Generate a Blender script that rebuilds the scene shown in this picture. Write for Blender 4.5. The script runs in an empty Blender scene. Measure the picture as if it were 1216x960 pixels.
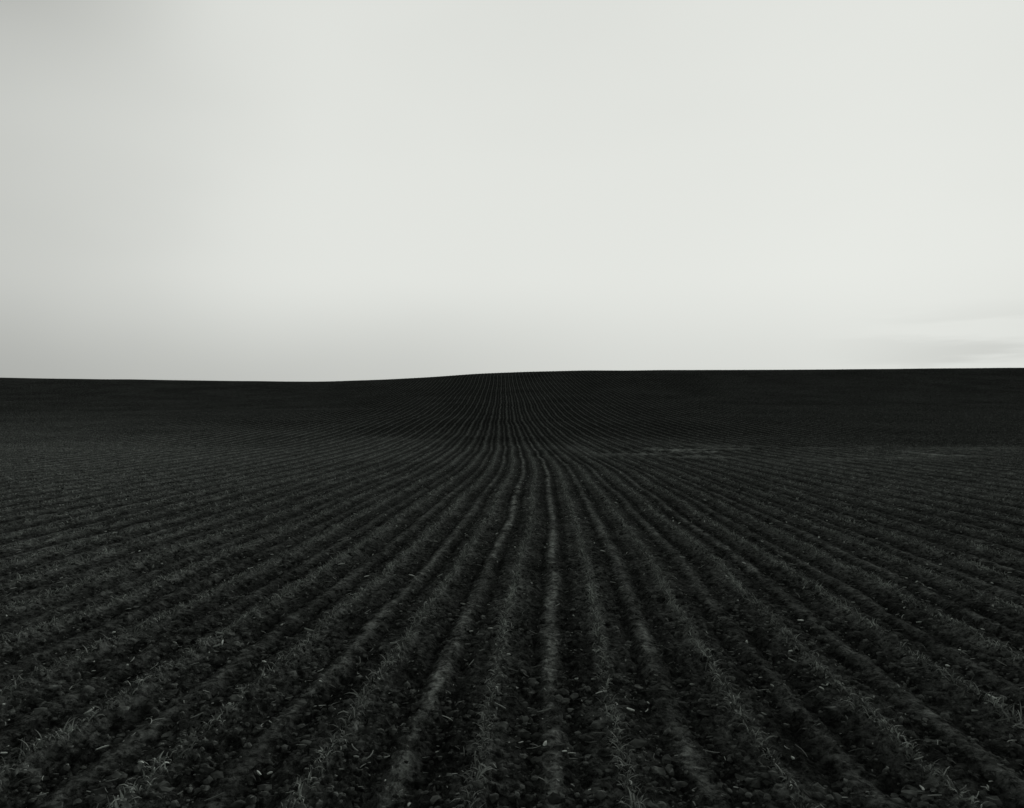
import bpy, math, numpy as np
rng=np.random.default_rng(7)
S=0.76
EYE=1.77
# ------------------------------------------------------------ helpers
def sstep(a,b,x):
    t=np.clip((x-a)/(b-a),0,1); return t*t*(3-2*t)
def hsh(i,j,s):
    h=(i.astype(np.int64)*374761393+j.astype(np.int64)*668265263+s*1442695041)&0xFFFFFFFF
    h=((h^(h>>13))*1274126177)&0xFFFFFFFF
    h=(h^(h>>16))
    return (h&0xFFFFFF)/float(0xFFFFFF)
def vn(x,y,s=0):
    xi=np.floor(x);yi=np.floor(y);fx=x-xi;fy=y-yi
    fx=fx*fx*(3-2*fx);fy=fy*fy*(3-2*fy)
    a=hsh(xi,yi,s);b=hsh(xi+1,yi,s);c=hsh(xi,yi+1,s);d=hsh(xi+1,yi+1,s)
    return (a*(1-fx)+b*fx)*(1-fy)+(c*(1-fx)+d*fx)*fy*1.0
def smooth_table(px,py,lo,hi,step,sig):
    t=np.arange(lo,hi,step); v=np.interp(t,px,py)
    n=int(4*sig/step); k=np.exp(-0.5*((np.arange(-n,n+1)*step)/sig)**2);k/=k.sum()
    vp=np.concatenate([v[0]+(v[1]-v[0])*np.arange(-n,0),v,v[-1]+(v[-1]-v[-2])*np.arange(1,n+1)])
    return t,np.convolve(vp,k,'valid')
PT=smooth_table([-400,0,12,25,35,45,56,68,84,100,118,135,150,163,176,195,240,400,700,3200],
                [11.2,0,-.34,-.70,-.93,-1.05,-.92,-.5,.0,.75,1.95,3.4,5.0,6.5,7.3,7.6,7.6,4,0,0],-400,3200,.5,5)
ZT=smooth_table([-900,-300,-180,-115,-80,-49,-30,-12,0,17,40,115,200,900],
                [2.0,1.0,-.2,-1.3,-1.9,-2.35,-1.9,-.7,0,.42,.55,.95,1.2,2.0],-900,900,1.,6)
CT=smooth_table([-100,0,12,20,28,38,50,68,100,135,170,400,3000],
                [-5.8,0,.67,1.05,1.22,1.22,1.02,.70,.42,.0,-.5,-1.5,-1.5],-100,3000,.5,3.5)
def cen(y):
    return np.interp(y,*CT)+0.04*(vn(y*.35,y*0+3,5)-.5)+0.06*(vn(y*.12,y*0+8,6)-.5)
def wav(x,y):
    return .11*(vn(x*.8,y*.30,91)-.5)+.05*(vn(x*1.3,y*.9,92)-.5)
def urow(x,y):
    return x-cen(y)+wav(x,y)
def base(x,y):
    z=np.interp(y,*PT)+np.interp(x,*ZT)*sstep(45,168,y)
    r=np.hypot(x,y)
    z=z+.10*(vn(x/9+5,y/9,1)-.5)*sstep(6,25,r)+.45*(vn(x/38+5,y/38,2)-.5)*sstep(25,80,r)
    return z
def height(x,y):
    z=base(x,y)
    r=np.hypot(x,y)+.01
    u=urow(x,y); k=np.floor(u/S+.5)
    t=np.abs((u/S+.5)%1-.5)*S
    p=S/2-t
    fr=1-sstep(55,110,r)
    st=np.exp(-(t/.045)**2); pl=np.exp(-(p/.06)**2)
    gro=np.exp(-((t-.125)/.05)**2)
    z=z+fr*(.010*st+.042*pl*(.45+.8*vn(y*3,k,12))-.038*gro*(.35+1.1*vn(x*2.2,y*.9,13)))
    rough=1-.65*np.exp(-(t/.045)**2)*vn(y*.6,k,14)**.5
    for lam,amp,sd in ((.45,.020,21),(.19,.024,22),(.095,.027,23),(.045,.023,24),(.021,.013,25)):
        w=sstep(1.3,3.0,lam/(.0035*r))
        if lam<.2: n=np.abs(vn(x/lam,y/lam,sd)-.5)*2; n=1-n; n=n*n-.4
        else: n=vn(x/lam,y/lam,sd)-.5
        m=vn(x/.5,y/.5,sd+9)
        z=z+w*amp*n*rough*(.35+1.2*m)
    return z
def link(o):
    bpy.context.scene.collection.objects.link(o); return o
def mesh_np(name,V,F,mat,smooth=False,attrs=None):
    me=bpy.data.meshes.new(name)
    n=F.shape[1]
    me.vertices.add(len(V)); me.vertices.foreach_set('co',V.astype(np.float32).ravel())
    me.loops.add(F.size); me.loops.foreach_set('vertex_index',F.astype(np.int32).ravel())
    me.polygons.add(len(F)); me.polygons.foreach_set('loop_start',np.arange(0,F.size,n,dtype=np.int32))
    me.polygons.foreach_set('loop_total',np.full(len(F),n,np.int32))
    me.polygons.foreach_set('use_smooth',np.full(len(F),smooth,bool))
    me.update(calc_edges=True)
    for a,v in (attrs or {}).items():
        at=me.attributes.new(a,'FLOAT','POINT'); at.data.foreach_set('value',v.astype(np.float32))
    me.materials.append(mat)
    return link(bpy.data.objects.new(name,me))
# ------------------------------------------------------------ node helper
class NT:
    def __init__(s,tree): s.t=tree;tree.nodes.clear()
    def n(s,typ,**kw):
        d=s.t.nodes.new(typ)
        for k,v in kw.items(): setattr(d,k,v)
        return d
    def inp(s,sock,v):
        if isinstance(v,bpy.types.NodeSocket): s.t.links.new(v,sock)
        else: sock.default_value=v
    def m(s,op,a,b=0.0,c=0.0):
        d=s.n('ShaderNodeMath',operation=op)
        s.inp(d.inputs[0],a); s.inp(d.inputs[1],b); s.inp(d.inputs[2],c)
        return d.outputs[0]
    def ss(s,x,a,b,lo=0.0,hi=1.0):
        d=s.n('ShaderNodeMapRange',interpolation_type='SMOOTHSTEP')
        s.inp(d.inputs[0],x)
        for i,v in enumerate((a,b,lo,hi)): d.inputs[i+1].default_value=v
        return d.outputs[0]
    def noise(s,vec,scale,detail=3,rough=.55):
        d=s.n('ShaderNodeTexNoise'); s.inp(d.inputs['Vector'],vec)
        d.inputs['Scale'].default_value=scale;d.inputs['Detail'].default_value=detail;d.inputs['Roughness'].default_value=rough
        return d.outputs['Fac']
    def tint(s,val,col):
        d=s.n('ShaderNodeVectorMath',operation='SCALE'); d.inputs[0].default_value=col; s.inp(d.inputs['Scale'],val)
        return d.outputs[0]
TINT=(.95,1.03,.97)
# ------------------------------------------------------------ materials
def soil_mat():
    m=bpy.data.materials.new('tilled_soil');m.use_nodes=True;N=NT(m.node_tree)
    out=N.n('ShaderNodeOutputMaterial');b=N.n('ShaderNodeBsdfDiffuse');N.t.links.new(b.outputs[0],out.inputs[0])
    u=N.n('ShaderNodeAttribute',attribute_name='row_u').outputs['Fac']
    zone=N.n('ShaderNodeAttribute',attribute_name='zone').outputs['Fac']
    pale=N.n('ShaderNodeAttribute',attribute_name='pale').outputs['Fac']
    far=N.n('ShaderNodeAttribute',attribute_name='far').outputs['Fac']
    co=N.n('ShaderNodeTexCoord').outputs['Object']
    wob=N.m('MULTIPLY',N.m('SUBTRACT',N.noise(co,3.0,5,.7),.5),.12)
    uu=N.m('ADD',u,wob)
    q=N.m('ADD',N.m('DIVIDE',uu,S),.5)
    k=N.m('FLOOR',q)
    t=N.m('MULTIPLY',N.m('ABSOLUTE',N.m('SUBTRACT',N.m('FRACT',q),.5)),S)
    p=N.m('SUBTRACT',S/2,t)
    wn=N.n('ShaderNodeTexWhiteNoise',noise_dimensions='1D');N.inp(wn.inputs['W'],N.m('ADD',k,3.0))
    kk=N.ss(N.m('ABSOLUTE',N.m('ADD',k,.5)),.5,2.5,1.35,.3)
    amp=N.m('MAXIMUM',kk,N.m('MULTIPLY',N.ss(wn.outputs['Value'],.2,1,.35,1.1),N.ss(far,0,.25,.85,1)))
    strip=N.ss(t,.01,.065,1,0)
    brk=N.ss(N.noise(co,1.4,5,.75),.40,.6,.1,1)
    strip=N.m('MULTIPLY',N.m('MULTIPLY',strip,brk),amp)
    plant=N.ss(p,.02,.10,1,0)
    plant=N.m('MULTIPLY',plant,N.m('MULTIPLY_ADD',far,1.3,.8))
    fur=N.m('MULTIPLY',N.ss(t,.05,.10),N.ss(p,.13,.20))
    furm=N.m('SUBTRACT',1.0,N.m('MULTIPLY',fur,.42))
    fine=N.ss(N.noise(co,20,5,.8),.34,.70,.22,2.2)
    med=N.ss(N.noise(co,2.6,5,.7),.34,.66,.62,1.45)
    big=N.ss(N.noise(co,.12,3,.6),.3,.7,.8,1.2)
    v=N.m('MULTIPLY',N.m('MULTIPLY',N.m('MULTIPLY',fine,med),big),.083)
    v=N.m('MULTIPLY',v,N.m('ADD',N.m('ADD',1.0,N.m('MULTIPLY',strip,1.4)),plant))
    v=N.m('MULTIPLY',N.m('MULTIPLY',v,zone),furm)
    v=N.m('ADD',v,N.m('MULTIPLY',pale,.34))
    N.t.links.new(N.tint(v,TINT),b.inputs['Color'])
    b.inputs['Roughness'].default_value=.6
    bp=N.n('ShaderNodeBump');bp.inputs['Strength'].default_value=.9;bp.inputs['Distance'].default_value=.03
    N.inp(bp.inputs['Height'],N.m('MULTIPLY',N.noise(co,36,6,.8),N.ss(far,0,.5,1.0,0)))
    N.t.links.new(bp.outputs[0],b.inputs['Normal'])
    return m
def simple_mat(name,lo,hi,scale,tint=TINT):
    m=bpy.data.materials.new(name);m.use_nodes=True;N=NT(m.node_tree)
    out=N.n('ShaderNodeOutputMaterial');b=N.n('ShaderNodeBsdfDiffuse')
    co=N.n('ShaderNodeTexCoord').outputs['Object']
    v=N.ss(N.noise(co,scale,1,.6),.3,.7,lo,hi)
    v=N.m('MULTIPLY',v,N.n('ShaderNodeAttribute',attribute_name='tone').outputs['Fac'])
    N.t.links.new(N.tint(v,tint),b.inputs['Color']);b.inputs['Roughness'].default_value=.5
    N.t.links.new(b.outputs[0],out.inputs[0])
    return m
# ------------------------------------------------------------ field sheet
inner=np.radians(np.linspace(-39,39,1300))
outer=np.radians(np.linspace(39,321,200))[1:-1]
th=np.concatenate([inner,outer])
rs=[.35];
while rs[-1]<3000:
    r=rs[-1]
    rs.append(r*(1+(.03 if r<2.0 else .0034 if r<16 else .005 if r<90 else .008 if r<260 else .03)))
rs=np.array(rs)
T,R=np.meshgrid(th,rs)
X=(np.sin(T)*R).ravel();Y=(np.cos(T)*R).ravel()
Z=height(X,Y)
nr,nt=R.shape
V=np.stack([X,Y,Z],1)
i=np.arange(nr-1)[:,None]*nt; j=np.arange(nt)[None,:]; j2=(j+1)%nt
F=np.stack([i+nt+j,i+nt+j2,i+j2,i+j],-1).reshape(-1,4)
c=len(V);V=np.vstack([V,[[0,0,-.0]]])
jj=np.arange(0,nt,1)
j3=(jj+1)%nt
tri=np.stack([jj,j3,np.full(nt,c)],1)
Xv,Yv=V[:,0],V[:,1];Rv=np.hypot(Xv,Yv)
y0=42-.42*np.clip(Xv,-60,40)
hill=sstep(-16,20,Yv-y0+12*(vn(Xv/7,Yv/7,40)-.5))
zone=1-.52*hill  # far slope's shade put into the soil colour, along with darker soil there
pn=vn(Xv/2.8+7,Yv/2.2,50)*.5+vn(Xv/.9,Yv/.8,51)*.3+vn(Xv/.4,Yv/.4,52)*.2
band=np.exp(-((Yv-(38-.14*Xv))/4.5)**2)*sstep(1.5,8,Xv)*(1-.4*sstep(16,34,Xv))
band+=.2*np.exp(-((Yv-50)/4)**2)*sstep(-11,-7,Xv)*(1-sstep(-5,-1,Xv))
pale=np.clip(band,0,1)*sstep(.46,.76,pn)
far=sstep(14,70,Rv)
me=bpy.data.meshes.new('plowed_field')
me.vertices.add(len(V)); me.vertices.foreach_set('co',V.astype(np.float32).ravel())
loops=np.concatenate([F.ravel(),tri.ravel()]).astype(np.int32)
me.loops.add(len(loops)); me.loops.foreach_set('vertex_index',loops)
npoly=len(F)+len(tri)
me.polygons.add(npoly)
me.polygons.foreach_set('loop_start',np.concatenate([np.arange(len(F))*4,len(F)*4+np.arange(len(tri))*3]).astype(np.int32))
me.polygons.foreach_set('loop_total',np.concatenate([np.full(len(F),4),np.full(len(tri),3)]).astype(np.int32))
me.polygons.foreach_set('use_smooth',np.ones(npoly,bool))
me.update(calc_edges=True)
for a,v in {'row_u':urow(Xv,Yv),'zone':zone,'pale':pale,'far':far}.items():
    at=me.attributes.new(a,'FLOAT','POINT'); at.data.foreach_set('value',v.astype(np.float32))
me.materials.append(soil_mat())
link(bpy.data.objects.new('plowed_field',me))
print('ground verts',len(V))
# ------------------------------------------------------------ seedlings
def rows_points(y0,y1,step,wid=.74,pad=2.5):
    P=[];
    kmax=int((wid*y1+pad+6)/S)+1
    for k in range(-kmax,kmax):
        off=(k+.5)*S
        ys=max(y0,(abs(off)-pad-6)/wid)
        if ys>=y1: continue
        n=int((y1-ys)/step)
        if n<1: continue
        y=ys+np.arange(n)*step+rng.uniform(-.5,.5,n)*step
        P.append(np.stack([off+0*y,y],1))
    P=np.vstack(P)
    x0=P[:,0]+cen(P[:,1]);y=P[:,1]
    x=x0.copy()
    for _ in range(3): x=x0-wav(x,y)
    ok=(np.abs(x)<wid*y+pad)
    return x[ok],y[ok],P[ok,0]
BV=[];BF=[];BT=[];vo=0
def blades(x,y,nb,h0,h1,w0,w1,spread,seg,droop=1.0,scale=None,tm=1.0):
    global vo
    if scale is None: scale=np.ones(len(x))
    scale=np.repeat(scale,nb)
    n=len(x)*nb
    x=np.repeat(x,nb)+rng.normal(0,spread,n);y=np.repeat(y,nb)+rng.normal(0,spread,n)
    z=height(x,y)-.006
    az=rng.uniform(0,2*np.pi,n);H=rng.uniform(h0,h1,n)*rng.uniform(.5,1,n)*scale;W=rng.uniform(w0,w1,n)
    lean=rng.uniform(.35,1.5,n)*droop
    d=np.stack([np.cos(az),np.sin(az)],1)
    pe=np.stack([-d[:,1],d[:,0]],1)
    tw=rng.uniform(-.8,.8,n)
    L=[]
    for s in range(seg+1):
        f=s/seg
        ang=lean*f*1.6
        rad=H*f*np.sin(np.minimum(ang,2.2))*.9
        hz=H*(f*np.cos(np.minimum(ang*.8,1.5)))
        w=W*(.7+.9*f-1.6*f*f) if s<seg else W*.05
        cx=x+d[:,0]*rad;cy=y+d[:,1]*rad;cz=z+np.maximum(hz,.006)
        px=pe[:,0]*w;py=pe[:,1]*w;pz=w*tw
        L.append(np.stack([cx-px,cy-py,cz-pz],1));L.append(np.stack([cx+px,cy+py,cz+pz],1))
    A=np.stack(L,1)
    m=2*(seg+1)
    idx=vo+np.arange(n)[:,None]*m
    for s in range(seg):
        BF.append(np.stack([idx[:,0]+2*s,idx[:,0]+2*s+1,idx[:,0]+2*s+3,idx[:,0]+2*s+2],1))
    BV.append(A.reshape(-1,3));BT.append(tm*np.repeat(rng.uniform(.4,1.45,n)**1.6,m));vo+=n*m
def near(y0_,y1_,step,nb,w0,w1,spr,seg,tm):
    x,y,o=rows_points(y0_,y1_,step)
    s_=.55+.6*vn(y*1.1,o*5,61)
    keep=rng.uniform(size=len(x))<sstep(-.02,.34,vn(y*1.9,o*5,60)*.75+.25*vn(y*.5,o*3,64))
    blades(x[keep],y[keep],nb,.05,.12,w0,w1,spr,seg,1.0,s_[keep],tm)
near(1.8,12,.026,7,.002,.0055,.019,4,1.1)
near(12,40,.06,5,.005,.010,.022,2,1.05)
x,y,o=rows_points(40,95,.18)
blades(x,y,3,.05,.11,.014,.022,.035,2,tm=.75)
x,y,o=rows_points(95,182,.5)
blades(x,y,2,.06,.11,.03,.05,.05,2,tm=.5)
mesh_np('crop_seedlings',np.vstack(BV),np.vstack(BF),simple_mat('seedling_leaf',.21,.36,3),True,{'tone':np.concatenate(BT)})
print('blades verts',vo)
# ------------------------------------------------------------ clods
def ico():
    p=(1+5**.5)/2
    v=np.array([(-1,p,0),(1,p,0),(-1,-p,0),(1,-p,0),(0,-1,p),(0,1,p),(0,-1,-p),(0,1,-p),(p,0,-1),(p,0,1),(-p,0,-1),(-p,0,1)],float)
    v/=np.linalg.norm(v[0])
    f=np.array([(0,11,5),(0,5,1),(0,1,7),(0,7,10),(0,10,11),(1,5,9),(5,11,4),(11,10,2),(10,7,6),(7,1,8),(3,9,4),(3,4,2),(3,2,6),(3,6,8),(3,8,9),(4,9,5),(2,4,11),(6,2,10),(8,6,7),(9,8,1)])
    return v,f
def sub(v,f):
    v=list(map(tuple,v));c={};nf=[]
    def mid(a,b):
        k=(min(a,b),max(a,b))
        if k not in c:
            q=(np.array(v[a])+np.array(v[b]));q/=np.linalg.norm(q);v.append(tuple(q));c[k]=len(v)-1
        return c[k]
    for a,b,d in f:
        e,g,h=mid(a,b),mid(b,d),mid(d,a);nf+=[(a,e,h),(b,g,e),(d,h,g),(e,g,h)]
    return np.array(v),np.array(nf)
def scatter(n,r0,r1,pw=1.0):
    r=(rng.uniform(size=n)*(r1**pw-r0**pw)+r0**pw)**(1/pw)
    a=np.radians(rng.uniform(-39,39,n));return r*np.sin(a),r*np.cos(a)
CV=[];CF=[];CT_=[];co_=0
def clods(n,r0,r1,smin,smax,base_,jit,pw=1.2):
    global co_
    x,y=scatter(n,r0,r1,pw)
    u=urow(x,y);t=np.abs((u/S+.5)%1-.5)*S
    ok=rng.uniform(size=n)<(.12+.88*sstep(.03,.10,t))*(.2+.8*sstep(.35,.6,vn(x/.5,y/.5,70)))
    x=x[ok];y=y[ok];n=len(x)
    v,f=base_
    s=smin*(smax/smin)**(rng.uniform(size=n)**2.2)
    A=v[None]*(1+rng.normal(0,jit,(n,len(v),1)))
    A=A*np.stack([rng.uniform(.6,1.4,n),rng.uniform(.6,1.4,n),rng.uniform(.45,.9,n)],1)[:,None]*s[:,None,None]
    a=rng.uniform(0,6.28,n)[:,None];ca,sa=np.cos(a),np.sin(a)
    bx=A[:,:,0]*ca-A[:,:,1]*sa;by=A[:,:,0]*sa+A[:,:,1]*ca
    z=height(x,y)
    A=np.stack([bx+x[:,None],by+y[:,None],A[:,:,2]+z[:,None]],-1)
    CF.append((f[None]+(co_+np.arange(n)*len(v))[:,None,None]).reshape(-1,3))
    CV.append(A.reshape(-1,3));CT_.append(np.repeat(rng.uniform(.4,2.1,n),len(v)));co_+=n*len(v)
i0=ico();i1=sub(*i0)
clods(8000,2.2,7.5,.008,.036,i1,.19)
clods(70000,2.2,28,.007,.032,i0,.24)
mesh_np('soil_clods',np.vstack(CV),np.vstack(CF),simple_mat('clod_soil',.05,.12,20),False,{'tone':np.concatenate(CT_)})
# ------------------------------------------------------------ stalk residue
SV=[];SF=[];so=0;ST=[]
def chips(n,r0,r1,l0,l1,w0,w1,b0,b1):
    global so
    x,y=scatter(n,r0,r1,1.5)
    L=l0*(l1/l0)**(rng.uniform(size=n)**2);W=rng.uniform(w0,w1,n)
    a=rng.uniform(0,6.28,n);d=np.stack([np.cos(a),np.sin(a)],1);pe=np.stack([-d[:,1],d[:,0]],1)
    z=height(x,y)+.026;til=rng.uniform(-.35,.35,n);bend=rng.uniform(-.25,.25,n)
    secs=[]
    for f in (-.5,-.15,.2,.5):
        cx=x+d[:,0]*L*f+pe[:,0]*bend*L*f*f*2;cy=y+d[:,1]*L*f+pe[:,1]*bend*L*f*f*2;cz=z+til*L*f+.004
        w=W*(1-.9*abs(f))
        for ang in (0,2.09,4.19):
            secs.append(np.stack([cx+pe[:,0]*w*math.cos(ang),cy+pe[:,1]*w*math.cos(ang),cz+w*math.sin(ang)*.7],1))
    A=np.stack(secs,1);idx=so+np.arange(n)*12
    for s in range(3):
        for q in range(3):
            q2=(q+1)%3;SF.append(np.stack([idx+3*s+q,idx+3*s+q2,idx+3*s+3+q2,idx+3*s+3+q],1))
    SV.append(A.reshape(-1,3));ST.append(np.repeat(rng.uniform(b0,b1,n)**1.8,12));so+=n*12
chips(11000,2.4,24,.012,.09,.002,.0055,.45,1.15)
chips(850,2.8,30,.025,.08,.007,.014,1.05,1.35)
mesh_np('straw_residue',np.vstack(SV),np.vstack(SF),simple_mat('dry_straw',.44,.56,8),True,{'tone':np.concatenate(ST)})
# ------------------------------------------------------------ world
sc=bpy.context.scene
w=bpy.data.worlds.new('World');sc.world=w;w.use_nodes=True;N=NT(w.node_tree)
out=N.n('ShaderNodeOutputWorld');bg=N.n('ShaderNodeBackground');N.t.links.new(bg.outputs[0],out.inputs[0])
sky=N.n('ShaderNodeTexSky',sky_type='NISHITA');sky.sun_disc=False
sky.sun_elevation=math.radians(14);sky.sun_rotation=math.radians(28)
bw=N.n('ShaderNodeRGBToBW');N.t.links.new(sky.outputs[0],bw.inputs[0])
D=N.n('ShaderNodeTexCoord').outputs['Generated']
sp=N.n('ShaderNodeSeparateXYZ');N.t.links.new(D,sp.inputs[0]);dx,dy,dz=sp.outputs
vm=N.n('ShaderNodeVectorMath',operation='MULTIPLY');N.t.links.new(D,vm.inputs[0]);vm.inputs[1].default_value=(1,1,2.2)
cl=N.noise(vm.outputs[0],1.4,3,.45)
vm2=N.n('ShaderNodeVectorMath',operation='MULTIPLY');N.t.links.new(D,vm2.inputs[0]);vm2.inputs[1].default_value=(1.6,1.6,16)
wis=N.noise(vm2.outputs[0],2.2,5,.55)
warp=N.m('ADD',dx,N.m('MULTIPLY',N.m('SUBTRACT',cl,.5),.25))
L=N.ss(warp,-.72,-.18,.71,1.0)
corner=N.m('MULTIPLY',N.ss(dx,-.52,-.30,1,0),N.ss(dz,.28,.48,0,1))
L=N.m('MULTIPLY',L,N.m('SUBTRACT',1.0,N.m('MULTIPLY',corner,.32)))
low=N.ss(dx,-.3,.3,.74,.86)
L=N.m('MULTIPLY',L,N.m('ADD',low,N.m('MULTIPLY',N.m('SUBTRACT',1.0,low),N.ss(dz,.01,.16))))
L=N.m('MULTIPLY',L,N.ss(dz,.46,.85,1.0,.2))
L=N.m('MULTIPLY',L,N.ss(dy,-.3,.55,.25,1.0))
L=N.m('MULTIPLY',L,N.ss(cl,.3,.7,.97,1.03))
mask=N.m('MULTIPLY',N.ss(dx,.34,.54),N.ss(dz,.04,.12,1,0))
L=N.m('MULTIPLY',L,N.m('SUBTRACT',1.0,N.m('MULTIPLY',mask,N.ss(wis,.42,.62,-.05,.14))))
tot=N.m('ADD',N.m('MULTIPLY',L,.745),N.m('MULTIPLY',bw.outputs[0],.0015))
N.t.links.new(N.tint(tot,(.982,1.003,.955)),bg.inputs['Color']);bg.inputs['Strength'].default_value=1.0
# ------------------------------------------------------------ sun
s=bpy.data.lights.new('sun','SUN');s.energy=1.0;s.angle=math.radians(10);s.color=(1,.99,.97)
so_=link(bpy.data.objects.new('sun',s))
from mathutils import Vector
az,el=math.radians(28),math.radians(14)
dirv=Vector((math.sin(az)*math.cos(el),math.cos(az)*math.cos(el),math.sin(el)))
so_.rotation_euler=dirv.to_track_quat('Z','Y').to_euler()
# ------------------------------------------------------------ camera
cam=bpy.data.cameras.new('camera');co=link(bpy.data.objects.new('camera',cam))
cam.sensor_width=36;cam.lens=900/1216*36;cam.clip_start=.05;cam.clip_end=6000
co.location=(0,0,EYE);co.rotation_euler=(math.radians(90-10/900*57.3),0,0)
sc.camera=co
sc.view_settings.view_transform='Standard';sc.view_settings.look='None';sc.view_settings.exposure=0
